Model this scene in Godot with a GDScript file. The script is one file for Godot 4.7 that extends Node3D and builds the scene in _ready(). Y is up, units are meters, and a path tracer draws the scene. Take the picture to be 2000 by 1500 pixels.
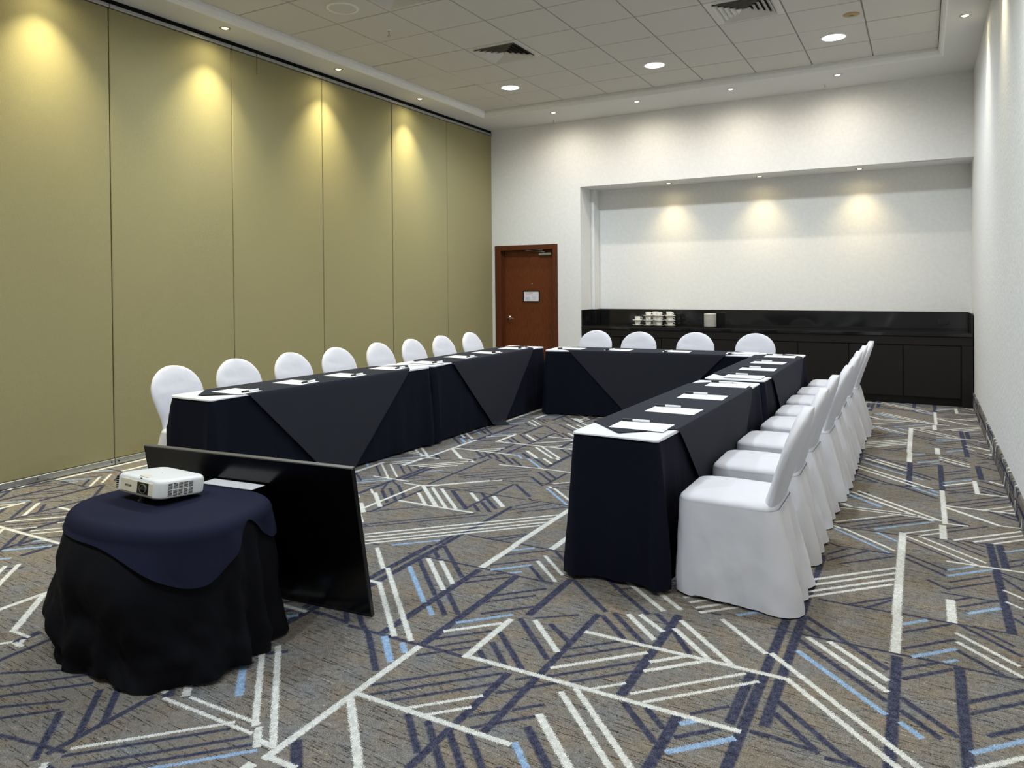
extends Node3D
# A hotel meeting room set for a U-shaped conference, built in metres: x along the back wall, -z towards it.

const XL := -5.769      # fabric partition wall
const XR := 0.507       # right wall
const ZB := -9.83       # back wall
const ZF := 3.2         # wall behind the camera
const HS := 3.7865      # soffit height
const HC := 3.868       # ceiling tile height
const TILE := 0.612
const TX0 := -5.357     # tile field
const TZ0 := -8.954
const TNX := 9
const TNZ := 19
const TX1 := TX0 + TILE * TNX
const TZ1 := TZ0 + TILE * TNZ
const NX0 := -4.299     # niche
const NH := 2.833
const NZ := -10.38
const CT := 0.842       # counter top height
const TH := 0.706       # table top height
const PX := 1.875       # repeat of the carpet pattern
const PZ := 3.475

# lamps: energies as read from the photograph
const EXPOSURE := 1.0
const LED_ENERGY := 3.6
const LED_COLOR := Color(0.93, 0.97, 1.0)
const WARM := Color(1.0, 0.95, 0.76)
const WARM_R := Color(1.0, 0.95, 0.8)
const WARM_N := Color(1.0, 0.9, 0.68)
const WASH_L := 4.8
const WASH_R := 1.5
const WASH_ANGLE := 42.0
const WASH_ANGLE_R := 40.0
const WASH_AIM_L := Vector3(-0.02, -1, 0)
const WASH_AIM_R := Vector3(0.02, -1, 0)
const BACK_COLOR := Color(1.0, 0.95, 0.88)
const BACK_ENERGY := 0.85
const NICHE_ENERGY := 1.0
const WASH_SPILL := 0.1
const STRIPES := [
	2,29,0.112,1.072,0.112,1.875, 2,23,0.107,1.458,0.741,1.458, 2,29,0.121,1.494,0.399,1.773, 2,29,0.320,0.693,0.320,1.066,
	2,23,0.319,1.051,1.360,1.051, 2,23,1.444,1.382,1.828,1.766, 2,23,-0.032,1.765,0.047,1.843, 2,23,1.483,1.336,1.969,1.822,
	2,23,0.087,1.816,0.013,1.816, 2,23,0.112,1.860,0.229,1.860, 0,36,0.131,1.758,0.233,1.861, 0,19,1.611,1.066,1.992,1.066,
	0,19,0.117,1.062,0.312,1.062, 0,23,1.639,1.018,1.725,1.078, 0,23,1.727,1.076,1.956,1.305, 1,29,-0.066,1.072,0.087,1.226,
	1,23,0.032,1.082,0.094,1.144, 2,23,1.436,0.645,1.845,1.053, 2,23,1.355,0.479,1.930,1.054, 0,36,1.784,0.280,1.784,1.056,
	0,36,0.115,0.270,0.115,1.057, 0,15,0.300,0.826,0.117,1.008, 0,15,0.299,0.917,0.169,1.046, 0,15,0.306,0.979,0.145,1.140,
	1,19,0.306,0.653,0.127,0.832, 2,19,0.303,0.745,0.125,0.923, 0,23,0.341,0.990,0.393,1.042, 0,23,0.350,0.908,0.480,1.039,
	0,23,0.337,0.820,0.559,1.041, 0,15,0.447,1.074,0.126,1.394, 0,15,0.509,1.097,0.156,1.451, 0,15,0.517,1.176,0.238,1.455,
	0,15,0.718,1.059,0.552,1.225, 2,15,0.520,1.260,0.322,1.457, 2,15,0.522,1.340,0.410,1.453, 0,29,0.527,1.086,0.527,1.703,
	0,29,0.633,0.473,0.633,1.444, 0,15,0.619,1.317,0.544,1.392, 0,15,0.741,1.284,0.585,1.441, 0,23,0.356,1.475,0.508,1.628,
	0,23,0.437,1.476,0.622,1.661, 0,23,0.535,1.494,0.676,1.634, 0,23,0.595,1.470,0.868,1.742, 2,23,0.646,0.649,1.435,0.649,
	0,36,0.946,0.319,0.946,1.031, 0,36,1.156,1.052,1.156,1.720, 0,36,1.318,0.670,1.318,1.020, 0,36,1.361,0.099,1.361,1.263,
	2,23,0.747,0.412,0.921,0.586, 2,23,0.794,0.392,0.931,0.501, 2,23,0.964,0.449,1.166,0.652, 2,23,0.968,0.366,1.244,0.643,
	2,23,1.118,0.272,1.340,0.494, 0,23,0.689,0.431,0.902,0.644, 0,23,0.652,0.477,0.811,0.636, 0,23,0.852,0.349,0.924,0.421,
	0,23,0.927,0.418,1.080,0.633, 0,23,0.348,0.666,0.610,0.929, 0,23,0.489,0.656,0.638,0.774, 2,23,0.413,0.652,0.619,0.858,
	0,15,0.802,0.663,0.651,0.814, 0,15,0.881,0.661,0.653,0.889, 2,19,0.930,0.698,0.648,0.980, 2,19,1.074,0.652,0.962,0.764,
	2,19,1.150,0.653,0.963,0.839, 0,15,0.937,0.769,0.664,1.042, 0,15,0.934,0.857,0.754,1.037, 2,15,0.933,0.949,0.837,1.045,
	2,15,1.299,0.679,0.972,1.007, 2,15,1.353,0.713,1.028,1.038, 0,15,0.624,1.062,0.570,1.116, 0,15,0.561,0.518,0.407,0.637,
	0,15,0.736,1.208,0.655,1.289, 2,23,0.750,1.109,1.068,1.427, 2,23,0.789,1.065,1.121,1.398, 2,29,0.744,1.268,0.952,1.477,
	0,29,0.743,1.351,0.897,1.506, 1,23,0.745,1.442,0.839,1.536, 0,23,0.970,1.070,1.136,1.236, 0,23,1.048,1.063,1.137,1.152,
	0,19,1.297,1.066,1.181,1.182, 1,23,1.352,1.095,1.180,1.267, 1,23,1.219,1.058,1.176,1.102, 0,15,1.295,0.924,1.190,1.030,
	0,23,1.445,1.036,1.386,1.036, 2,36,1.777,-0.115,1.777,0.251, 2,36,0.105,3.074,0.105,3.329, 0,36,0.315,2.147,0.315,3.341,
	0,36,1.420,0.074,1.420,0.987, 2,23,1.462,0.273,1.763,0.573, 2,23,1.543,0.272,1.762,0.492, 0,23,1.434,0.314,1.764,0.643,
	0,23,-0.073,0.593,0.094,0.761, 0,23,1.805,0.679,1.922,0.796, 0,23,1.430,0.076,1.760,0.406, 0,23,1.432,0.171,1.504,0.243,
	1,23,1.442,0.410,1.763,0.730, 1,23,1.805,0.754,1.870,0.819, 0,23,1.431,0.809,1.637,1.015, 0,23,1.437,0.894,1.581,1.039,
	0,19,1.442,1.032,1.593,1.048, 0,15,1.316,0.259,1.984,0.259, 0,15,0.109,0.264,0.314,0.264, 0,15,-0.081,3.335,0.303,3.335,
	0,19,0.128,3.336,0.330,3.537, 0,15,0.183,3.326,0.313,3.456, 0,19,0.110,0.115,0.253,0.258, 2,19,0.114,-0.047,0.313,0.152,
	2,19,0.116,0.040,0.316,0.241, 1,19,1.889,3.350,1.795,3.444, 0,15,0.100,3.347,-0.076,3.524, 0,15,0.110,0.021,-0.075,0.205,
	1,19,0.111,0.106,-0.041,0.258, 1,15,0.110,0.205,0.067,0.247, 0,15,1.923,0.259,1.801,0.380, 0,19,0.093,0.292,-0.070,0.455,
	0,19,0.312,0.337,0.127,0.522, 0,15,0.302,0.428,0.132,0.597, 0,19,0.349,0.538,0.177,0.710, 0,15,0.335,3.162,0.370,3.218,
	2,19,1.754,2.764,0.913,3.605, 2,19,1.762,2.834,0.950,3.645, 2,19,1.752,2.927,0.988,3.691, 2,19,1.746,3.000,1.018,3.727,
	0,15,1.273,2.987,0.784,3.476, 0,15,1.361,2.969,0.816,3.514, 2,36,1.771,2.159,1.771,3.361, 0,29,1.414,2.744,1.414,3.541,
	0,23,1.381,-0.084,1.381,0.097, 0,15,1.105,0.233,1.004,0.233, 1,19,1.358,0.012,1.165,0.204, 0,15,1.456,3.341,1.775,3.341,
	0,36,0.368,0.178,0.368,0.626, 0,15,1.762,3.156,1.579,3.338, 0,15,1.749,3.201,1.655,3.334, 2,36,0.098,1.905,0.098,2.176,
	0,36,0.361,2.140,0.361,2.520, 0,36,0.505,1.719,0.505,1.821, 0,15,1.465,2.560,1.747,2.560, 0,15,1.421,2.528,1.476,2.572,
	0,15,1.517,2.577,1.426,2.729, 0,15,1.616,2.569,1.435,2.821, 0,15,1.742,2.593,1.499,2.836, 2,19,1.412,2.200,1.452,2.240,
	2,19,1.464,2.226,1.741,2.503, 1,19,1.420,2.253,1.715,2.548, 2,15,1.753,1.783,1.411,2.124, 0,15,1.768,1.817,1.426,2.159,
	0,15,1.858,1.817,1.502,2.173, 0,15,1.898,1.841,1.550,2.188, 1,15,1.935,1.854,1.623,2.166, 0,15,1.411,2.208,1.748,2.208,
	1,19,1.640,2.223,1.748,2.331, 2,15,1.952,1.995,1.777,2.170, 2,15,0.081,2.071,-0.016,2.167, 2,15,1.489,1.752,1.834,1.752,
	2,15,1.413,1.800,1.854,1.800, 2,15,0.514,1.768,0.392,1.768, 1,15,1.715,1.657,1.758,1.700, 0,15,0.201,1.878,0.109,1.970,
	0,15,0.331,1.816,0.109,2.039, 2,19,0.495,1.824,0.146,2.172, 2,19,0.497,1.897,0.241,2.154, 2,19,0.492,1.980,0.334,2.138,
	0,15,1.965,2.175,1.783,2.175, 0,15,0.304,2.162,0.090,2.162, 2,15,-0.087,2.212,0.255,2.555, 2,15,-0.026,2.178,0.279,2.483,
	0,15,-0.083,2.286,0.164,2.533, 0,15,0.098,2.205,0.286,2.393, 0,15,0.152,2.175,0.282,2.305, 0,15,0.189,2.157,0.291,2.213,
	2,19,0.103,2.545,0.437,2.545, 1,15,0.219,2.567,0.105,2.681, 1,19,0.296,2.571,0.101,2.765, 0,15,0.287,2.668,0.106,2.850,
	0,15,0.292,2.749,0.099,2.942, 0,19,-0.087,2.530,0.105,2.684, 0,19,-0.084,2.592,0.095,2.772, 0,19,0.016,2.863,0.104,2.950,
	0,15,0.293,3.000,0.073,3.000, 0,15,0.188,3.004,0.119,3.074, 0,15,0.294,2.984,0.136,3.143, 1,19,0.296,3.072,0.166,3.201,
	1,15,0.477,2.159,0.375,2.261, 0,15,0.453,2.338,0.373,2.418, 0,15,0.442,2.428,0.373,2.498, 0,15,0.327,2.597,0.424,2.668,
	0,15,0.330,2.668,0.409,2.823, 2,15,0.323,2.837,0.401,2.914, 2,15,0.323,2.982,0.381,3.039, 2,19,0.509,1.824,0.570,1.824,
	2,19,0.511,1.790,0.553,1.833, 1,19,0.884,1.517,1.114,1.746, 0,23,0.610,1.683,0.610,2.545, 0,23,0.662,2.543,0.662,3.263,
	2,23,0.571,2.601,0.571,3.247, 2,19,0.431,2.601,0.572,2.601, 2,19,0.700,2.553,0.572,2.601, 2,15,1.030,2.204,0.690,2.544,
	2,15,0.955,2.257,0.637,2.575, 2,29,0.478,3.130,0.631,3.283, 2,29,0.408,2.899,0.650,3.141, 0,23,0.415,2.828,0.634,3.048,
	0,23,0.427,2.757,0.650,2.980, 0,23,0.434,2.670,0.662,2.898, 2,23,0.678,2.760,0.902,2.984, 2,29,0.592,2.588,0.977,2.973,
	2,23,0.688,2.607,1.047,2.966, 2,23,0.764,2.601,1.120,2.957, 0,29,0.857,2.606,1.177,2.925, 2,23,0.671,2.971,1.255,2.971,
	2,23,1.005,2.594,1.151,2.739, 0,23,1.069,2.561,1.347,2.838, 2,29,1.186,2.596,1.363,2.774, 0,23,1.162,2.817,1.274,2.930,
	0,23,1.185,2.749,1.346,2.911, 0,23,1.165,2.264,1.165,2.930, 0,23,1.174,2.257,1.415,2.498, 0,15,0.652,2.566,1.421,2.566,
	0,15,0.477,2.209,1.134,2.209, 0,15,1.415,2.143,1.134,2.191, 2,19,1.147,1.765,0.776,1.806, 2,19,1.147,1.773,1.391,1.773,
	2,23,0.996,1.452,1.145,1.601, 2,23,1.094,1.407,1.136,1.450, 0,23,0.936,1.489,1.135,1.689, 0,23,0.652,1.644,0.799,1.752,
	0,23,0.761,1.570,0.968,1.777, 0,23,1.177,2.020,1.371,2.213, 0,23,1.162,1.872,1.367,2.077, 0,23,1.196,1.819,1.375,1.998,
	0,23,1.373,1.808,1.373,2.176, 0,15,1.089,1.765,0.647,2.207, 0,15,1.097,1.859,0.693,2.263, 0,15,1.125,1.974,0.742,2.282,
	0,15,1.161,2.015,0.945,2.231, 0,15,1.096,2.302,0.761,2.638, 0,15,1.097,2.386,0.864,2.618, 0,15,1.082,1.736,0.720,1.981,
	0,15,0.897,3.012,0.637,3.271, 0,15,0.503,2.328,0.440,2.408, 0,15,0.623,2.368,0.439,2.552, 2,29,1.371,1.655,1.472,1.756,
	1,29,1.417,1.446,1.637,1.666, 0,36,1.382,1.751,1.420,1.788, 0,23,0.375,0.175,0.655,0.438, 0,23,0.475,0.050,0.825,0.375,
	2,23,0.537,0.000,0.875,0.312, 2,23,0.655,0.000,0.938,0.263, 0,15,0.600,0.200,0.825,0.000, 0,15,0.375,0.075,0.450,0.000,
	0,23,1.387,1.500,1.550,1.350, 1,23,1.250,1.400,1.350,1.305, 0,23,1.225,1.363,1.363,1.500, 0,15,1.363,1.600,1.500,1.475,
	0,23,0.375,3.125,0.700,3.425, 0,23,0.375,3.250,0.600,3.463, 2,23,0.450,3.150,0.750,3.438, 0,15,0.375,3.425,0.500,3.312
]

var M := {}
var rng := RandomNumberGenerator.new()
var names := {}

# ------------------------------------------------------------------ helpers: nodes
func numbered(called: String) -> String:
	if not names.has(called):
		names[called] = 0
		return called
	names[called] += 1
	return "%s_%03d" % [called, names[called]]

func tag(o: Node, label: String, category: String, group := "") -> Node:
	o.set_meta("label", label)
	o.set_meta("category", category)
	if group != "":
		o.set_meta("group", group)
	return o

func thing(called: String, label: String, category: String, at := Vector3.ZERO, turn := 0.0, group := "") -> Node3D:
	var o := Node3D.new()
	o.name = numbered(called)
	add_child(o)
	o.position = at
	o.rotation.y = turn
	tag(o, label, category, group)
	return o

func structure(called: String) -> Node3D:
	var o := Node3D.new()
	o.name = called
	o.set_meta("kind", "structure")
	add_child(o)
	return o

func part(called: String, mesh: Mesh, mat: Material, parent: Node, at := Vector3.ZERO, rot := Vector3.ZERO) -> MeshInstance3D:
	var o := MeshInstance3D.new()
	o.name = called
	o.mesh = mesh
	o.material_override = mat
	o.position = at
	o.rotation = rot
	o.cast_shadow = GeometryInstance3D.SHADOW_CASTING_SETTING_ON
	parent.add_child(o, true)
	return o

func single(called: String, mesh: Mesh, mat: Material, label: String, category: String, at: Vector3, rot := Vector3.ZERO, group := "") -> MeshInstance3D:
	var o := part(numbered(called), mesh, mat, self, at, rot)
	tag(o, label, category, group)
	return o

func copy_of(o: Node3D, called: String, at: Vector3, turn: float, label: String) -> Node3D:
	var c: Node3D = o.duplicate()
	c.name = numbered(called)
	add_child(c)
	c.position = at
	c.rotation.y = turn
	c.set_meta("label", label)
	return c

# ------------------------------------------------------------------ helpers: meshes
func grid_mesh(rows: Array, wrap: bool) -> ArrayMesh:
	# rows of PackedVector3Array, all of one length; smooth normals; uv in row/column share
	var n: int = rows[0].size()
	var v := PackedVector3Array()
	var uv := PackedVector2Array()
	for i in rows.size():
		for j in n:
			v.append(rows[i][j])
			uv.append(Vector2(float(j) / n, float(i) / rows.size()))
	var idx := PackedInt32Array()
	var cols := n if wrap else n - 1
	for i in rows.size() - 1:
		for j in cols:
			var a := i * n + j
			var b := i * n + (j + 1) % n
			var c := a + n
			var d := b + n
			idx.append_array(PackedInt32Array([a, c, b, b, c, d]))
	return raw_mesh(v, uv, idx)

func raw_mesh(v: PackedVector3Array, uv: PackedVector2Array, idx: PackedInt32Array) -> ArrayMesh:
	var nr := PackedVector3Array()
	nr.resize(v.size())
	for t in range(0, idx.size(), 3):
		var a := v[idx[t]]
		var f := (v[idx[t + 2]] - a).cross(v[idx[t + 1]] - a)
		for k in 3:
			nr[idx[t + k]] += f
	for i in nr.size():
		nr[i] = nr[i].normalized() if nr[i].length_squared() > 0.0 else Vector3.UP
	var arr := []
	arr.resize(Mesh.ARRAY_MAX)
	arr[Mesh.ARRAY_VERTEX] = v
	arr[Mesh.ARRAY_NORMAL] = nr
	arr[Mesh.ARRAY_TEX_UV] = uv
	arr[Mesh.ARRAY_INDEX] = idx
	var m := ArrayMesh.new()
	m.add_surface_from_arrays(Mesh.PRIMITIVE_TRIANGLES, arr)
	return m

func flat(st: SurfaceTool) -> ArrayMesh:
	st.generate_normals()
	return st.commit()

func stool() -> SurfaceTool:
	var st := SurfaceTool.new()
	st.begin(Mesh.PRIMITIVE_TRIANGLES)
	st.set_smooth_group(-1)
	return st

func quad(st: SurfaceTool, a: Vector3, b: Vector3, c: Vector3, d: Vector3) -> void:
	# a b c d clockwise as seen from the front
	for p in [a, b, c, a, c, d]:
		st.add_vertex(p)

func add_box(st: SurfaceTool, lo: Vector3, hi: Vector3, ch := 0.0) -> void:
	# box with chamfered edges
	var c: Vector3 = (lo + hi) / 2.0
	var h: Vector3 = (hi - lo) / 2.0
	var k: float = min(ch, min(h.x, min(h.y, h.z)) * 0.9)
	for ax in 3:
		var u := (ax + 1) % 3
		var w := (ax + 2) % 3
		for s in [-1.0, 1.0]:
			var pts := []
			for q in [[-1, -1], [1, -1], [1, 1], [-1, 1]]:
				var p := Vector3.ZERO
				p[ax] = s * h[ax]
				p[u] = q[0] * (h[u] - k)
				p[w] = q[1] * (h[w] - k)
				pts.append(c + p)
			if s > 0:
				quad(st, pts[0], pts[3], pts[2], pts[1])
			else:
				quad(st, pts[0], pts[1], pts[2], pts[3])
	if k <= 0.0:
		return
	for ax in 3:
		var u := (ax + 1) % 3
		var w := (ax + 2) % 3
		for su in [-1.0, 1.0]:
			for sw in [-1.0, 1.0]:
				var p := []
				for q in [[-1, 0], [1, 0], [1, 1], [-1, 1]]:
					var v := Vector3.ZERO
					v[ax] = q[0] * (h[ax] - k)
					v[u] = su * (h[u] - (0.0 if q[1] == 0 else k))
					v[w] = sw * (h[w] - (k if q[1] == 0 else 0.0))
					p.append(c + v)
				if su * sw > 0:
					quad(st, p[0], p[3], p[2], p[1])
				else:
					quad(st, p[0], p[1], p[2], p[3])
	for sx in [-1.0, 1.0]:
		for sy in [-1.0, 1.0]:
			for sz in [-1.0, 1.0]:
				var s := Vector3(sx, sy, sz)
				var t := []
				for ax in 3:
					var v := Vector3.ZERO
					for j in 3:
						v[j] = s[j] * (h[j] - (0.0 if j == ax else k))
					t.append(c + v)
				if sx * sy * sz > 0:
					t.reverse()
				for p in t:
					st.add_vertex(p)

func box(size: Vector3, ch := 0.0) -> ArrayMesh:
	var st := stool()
	add_box(st, -size / 2.0, size / 2.0, ch)
	return flat(st)

func slab(lo: Vector3, hi: Vector3, ch := 0.0) -> ArrayMesh:
	var st := stool()
	add_box(st, lo, hi, ch)
	return flat(st)

func lathe(profile: Array, n := 24) -> ArrayMesh:
	# profile of Vector2(radius, y), drawn from the outside bottom upwards
	var rows := []
	for p in profile:
		var r := PackedVector3Array()
		for j in n:
			var a := TAU * j / n
			r.append(Vector3(cos(a) * p.x, p.y, sin(a) * p.x))
		rows.append(r)
	rows.reverse()
	return grid_mesh(rows, true)

func tube(pts: Array, radius: float, n := 8) -> ArrayMesh:
	var rows := []
	for i in pts.size():
		var a: Vector3 = pts[max(i - 1, 0)]
		var b: Vector3 = pts[min(i + 1, pts.size() - 1)]
		var d := (b - a).normalized()
		var s := d.cross(Vector3.UP if abs(d.y) < 0.9 else Vector3.RIGHT).normalized()
		var t := s.cross(d)
		for k in ([0.02, 1.0] if i == 0 else ([1.0, 0.02] if i == pts.size() - 1 else [1.0])):
			var r := PackedVector3Array()
			for j in n:
				var g := TAU * j / n
				r.append(pts[i] + (s * cos(g) + t * sin(g)) * radius * k)
			rows.append(r)
	return grid_mesh(rows, true)

func rrect(x0: float, x1: float, z0: float, z1: float, r: float, n: int) -> Array:
	# rounded rectangle in the xz plane: n points evenly along it, each [point, outward normal, arc length share]
	var dense := []
	for q in [[x1 - r, z1 - r, 0.0], [x0 + r, z1 - r, 0.5], [x0 + r, z0 + r, 1.0], [x1 - r, z0 + r, 1.5]]:
		for k in 9:
			var a: float = (q[2] + 0.5 * k / 8.0) * PI
			dense.append([Vector2(q[0] + cos(a) * r, q[1] + sin(a) * r), Vector2(cos(a), sin(a))])
	var acc := [0.0]
	for i in dense.size():
		acc.append(acc[i] + dense[i][0].distance_to(dense[(i + 1) % dense.size()][0]))
	var total: float = acc[dense.size()]
	var out := []
	var i := 0
	for j in n:
		var s := total * j / n
		while acc[i + 1] < s:
			i += 1
		var f: float = (s - acc[i]) / max(acc[i + 1] - acc[i], 1e-6)
		var a = dense[i]
		var b = dense[(i + 1) % dense.size()]
		out.append([a[0].lerp(b[0], f), a[1].lerp(b[1], f).normalized(), s])
	return out

# ------------------------------------------------------------------ materials
func mat(called: String, color: Color, rough: float, spec := 0.5) -> StandardMaterial3D:
	var m := StandardMaterial3D.new()
	m.resource_name = called
	m.albedo_color = color
	m.roughness = rough
	m.metallic_specular = spec
	M[called] = m
	return m

func c8(r: int, g: int, b: int) -> Color:
	return Color(r / 255.0, g / 255.0, b / 255.0)

func noise_tex(freq: float, lo: Color, hi: Color, size := 512, kind := FastNoiseLite.TYPE_SIMPLEX_SMOOTH, octaves := 3, seed := 1) -> NoiseTexture2D:
	var n := FastNoiseLite.new()
	n.noise_type = kind
	n.frequency = freq
	n.fractal_octaves = octaves
	n.seed = seed
	var g := Gradient.new()
	g.set_color(0, lo)
	g.set_color(1, hi)
	var t := NoiseTexture2D.new()
	t.width = size
	t.height = size
	t.seamless = true
	t.noise = n
	t.color_ramp = g
	return t

func bump(m: StandardMaterial3D, freq: float, strength: float, seed := 3) -> void:
	var n := FastNoiseLite.new()
	n.frequency = freq
	n.seed = seed
	n.fractal_octaves = 2
	var t := NoiseTexture2D.new()
	t.width = 512
	t.height = 512
	t.seamless = true
	t.noise = n
	t.as_normal_map = true
	t.bump_strength = 4.0
	m.normal_enabled = true
	m.normal_texture = t
	m.normal_scale = strength

func world_mapped(m: StandardMaterial3D, scale: Vector3) -> void:
	m.uv1_triplanar = true
	m.uv1_world_triplanar = true
	m.uv1_scale = scale

func make_materials() -> void:
	var m := mat("partition_fabric", Color.WHITE, 0.9, 0.25)
	m.albedo_texture = noise_tex(0.09, c8(143, 136, 101), c8(158, 151, 114), 512, FastNoiseLite.TYPE_SIMPLEX_SMOOTH, 4, 11)
	bump(m, 0.12, 0.5, 12)
	world_mapped(m, Vector3(2.2, 4.4, 2.2))
	m = mat("white_paint", Color.WHITE, 0.75, 0.35)
	m.albedo_texture = noise_tex(0.02, c8(226, 226, 224), c8(233, 233, 231), 512, FastNoiseLite.TYPE_SIMPLEX_SMOOTH, 4, 21)
	bump(m, 0.2, 0.12, 22)
	world_mapped(m, Vector3(1.5, 1.5, 1.5))
	m = mat("scuffed_paint", Color.WHITE, 0.6, 0.4)
	m.albedo_texture = noise_tex(0.035, c8(219, 219, 218), c8(233, 233, 231), 512, FastNoiseLite.TYPE_SIMPLEX_SMOOTH, 5, 31)
	bump(m, 0.12, 0.15, 32)
	world_mapped(m, Vector3(1.3, 0.35, 1.3))
	mat("soffit_paint", c8(214, 213, 210), 0.8, 0.3)
	m = mat("ceiling_tile", Color.WHITE, 0.95, 0.2)
	m.albedo_texture = noise_tex(0.25, c8(196, 193, 186), c8(212, 209, 203), 512, FastNoiseLite.TYPE_SIMPLEX, 3, 41)
	world_mapped(m, Vector3(1.5, 1.5, 1.5))
	mat("grid_bar", c8(130, 127, 122), 0.6)
	mat("diffuser_metal", c8(203, 200, 193), 0.5)
	mat("white_metal", c8(225, 224, 220), 0.45)
	mat("dark_gap", c8(20, 20, 22), 0.8, 0.2)
	mat("duct_grey", c8(44, 43, 42), 0.8, 0.2)
	m = mat("aluminium", c8(178, 180, 184), 0.38)
	m.metallic = 0.85
	m = mat("steel", c8(196, 194, 188), 0.25)
	m.metallic = 1.0
	m = mat("granite", Color.WHITE, 0.08, 0.5)
	m.albedo_texture = noise_tex(0.35, c8(8, 8, 9), c8(34, 34, 36), 512, FastNoiseLite.TYPE_SIMPLEX, 2, 51)
	world_mapped(m, Vector3(3, 3, 3))
	m = mat("black_wood", Color.WHITE, 0.42, 0.4)
	m.albedo_texture = noise_tex(0.03, c8(19, 16, 14), c8(30, 26, 23), 512, FastNoiseLite.TYPE_SIMPLEX_SMOOTH, 4, 61)
	world_mapped(m, Vector3(6, 0.5, 6))
	m = mat("door_wood", Color.WHITE, 0.4, 0.4)
	m.albedo_texture = noise_tex(0.03, c8(84, 40, 20), c8(116, 61, 31), 512, FastNoiseLite.TYPE_SIMPLEX_SMOOTH, 4, 71)
	world_mapped(m, Vector3(5, 0.45, 5))
	m = mat("frame_wood", Color.WHITE, 0.4, 0.4)
	m.albedo_texture = noise_tex(0.03, c8(76, 37, 19), c8(98, 51, 27), 512, FastNoiseLite.TYPE_SIMPLEX_SMOOTH, 4, 72)
	world_mapped(m, Vector3(5, 0.5, 5))
	m = mat("navy_cloth", c8(17, 19, 33), 0.85, 0.25)
	bump(m, 0.3, 0.15, 81)
	world_mapped(m, Vector3(4, 4, 4))
	m = mat("black_drape", c8(14, 14, 20), 0.85, 0.25)
	bump(m, 0.3, 0.15, 85)
	world_mapped(m, Vector3(4, 4, 4))
	m = mat("navy_topper", c8(27, 29, 49), 0.85, 0.25)
	bump(m, 0.3, 0.15, 82)
	world_mapped(m, Vector3(4, 4, 4))
	m = mat("charcoal_cloth", c8(46, 48, 56), 0.9, 0.25)
	bump(m, 0.35, 0.15, 83)
	world_mapped(m, Vector3(4, 4, 4))
	m = mat("white_cloth", c8(226, 226, 233), 0.85, 0.3)
	m = mat("chair_cover", c8(217, 217, 226), 0.62, 0.35)
	m.rim_enabled = true
	m.rim = 0.25
	bump(m, 0.008, 0.5, 84)
	world_mapped(m, Vector3(2.2, 2.2, 2.2))
	mat("paper", c8(240, 240, 244), 0.7, 0.3)
	mat("black_plastic", c8(14, 14, 15), 0.35)
	mat("pen_white", c8(230, 230, 232), 0.35)
	mat("leg_metal", c8(30, 29, 28), 0.4)
	mat("table_board", c8(150, 128, 98), 0.6)
	m = mat("porcelain", c8(236, 234, 228), 0.15, 0.5)
	mat("tv_screen", c8(4, 4, 5), 0.22, 0.5)
	mat("tv_frame", c8(18, 18, 18), 0.35)
	mat("tv_edge", c8(88, 87, 84), 0.35)
	mat("projector_white", c8(232, 232, 232), 0.35)
	mat("projector_cream", c8(226, 217, 196), 0.35)
	mat("projector_text", c8(90, 88, 84), 0.5)
	m = mat("lens_glass", c8(10, 10, 16), 0.03, 0.7)
	mat("beige_plastic", c8(170, 140, 100), 0.6)
	mat("socket_black", c8(22, 22, 23), 0.3)
	m = mat("led_face", c8(255, 255, 255), 0.5)
	m.emission_enabled = true
	m.emission = Color(0.93, 0.97, 1.0)
	m.emission_energy_multiplier = 6.0
	m = mat("halogen_face", c8(255, 255, 255), 0.5)
	m.emission_enabled = true
	m.emission = Color(1.0, 0.86, 0.62)
	m.emission_energy_multiplier = 8.0
	m = mat("white_lamp_face", c8(255, 255, 255), 0.5)
	m.emission_enabled = true
	m.emission = Color(1.0, 0.94, 0.84)
	m.emission_energy_multiplier = 8.0
	var sign := Image.create(128, 96, false, Image.FORMAT_RGB8)
	sign.fill(c8(226, 226, 234))
	for k in 3:
		sign.fill_rect(Rect2i(12, 12 + k * 9, [52, 66, 40][k], 3), [c8(150, 150, 165), c8(205, 150, 120), c8(160, 160, 172)][k])
	for k in 4:
		sign.fill_rect(Rect2i(12, 56 + k * 8, 34 + (k * 7) % 13, 3), c8(150, 160, 190))
		sign.fill_rect(Rect2i(68 + (k * 5) % 11, 46 + k * 10, 40 - (k * 9) % 17, 3), c8(165, 165, 178))
	m = mat("door_notice", Color.WHITE, 0.4)
	m.albedo_texture = ImageTexture.create_from_image(sign)
	carpet_material()

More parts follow.
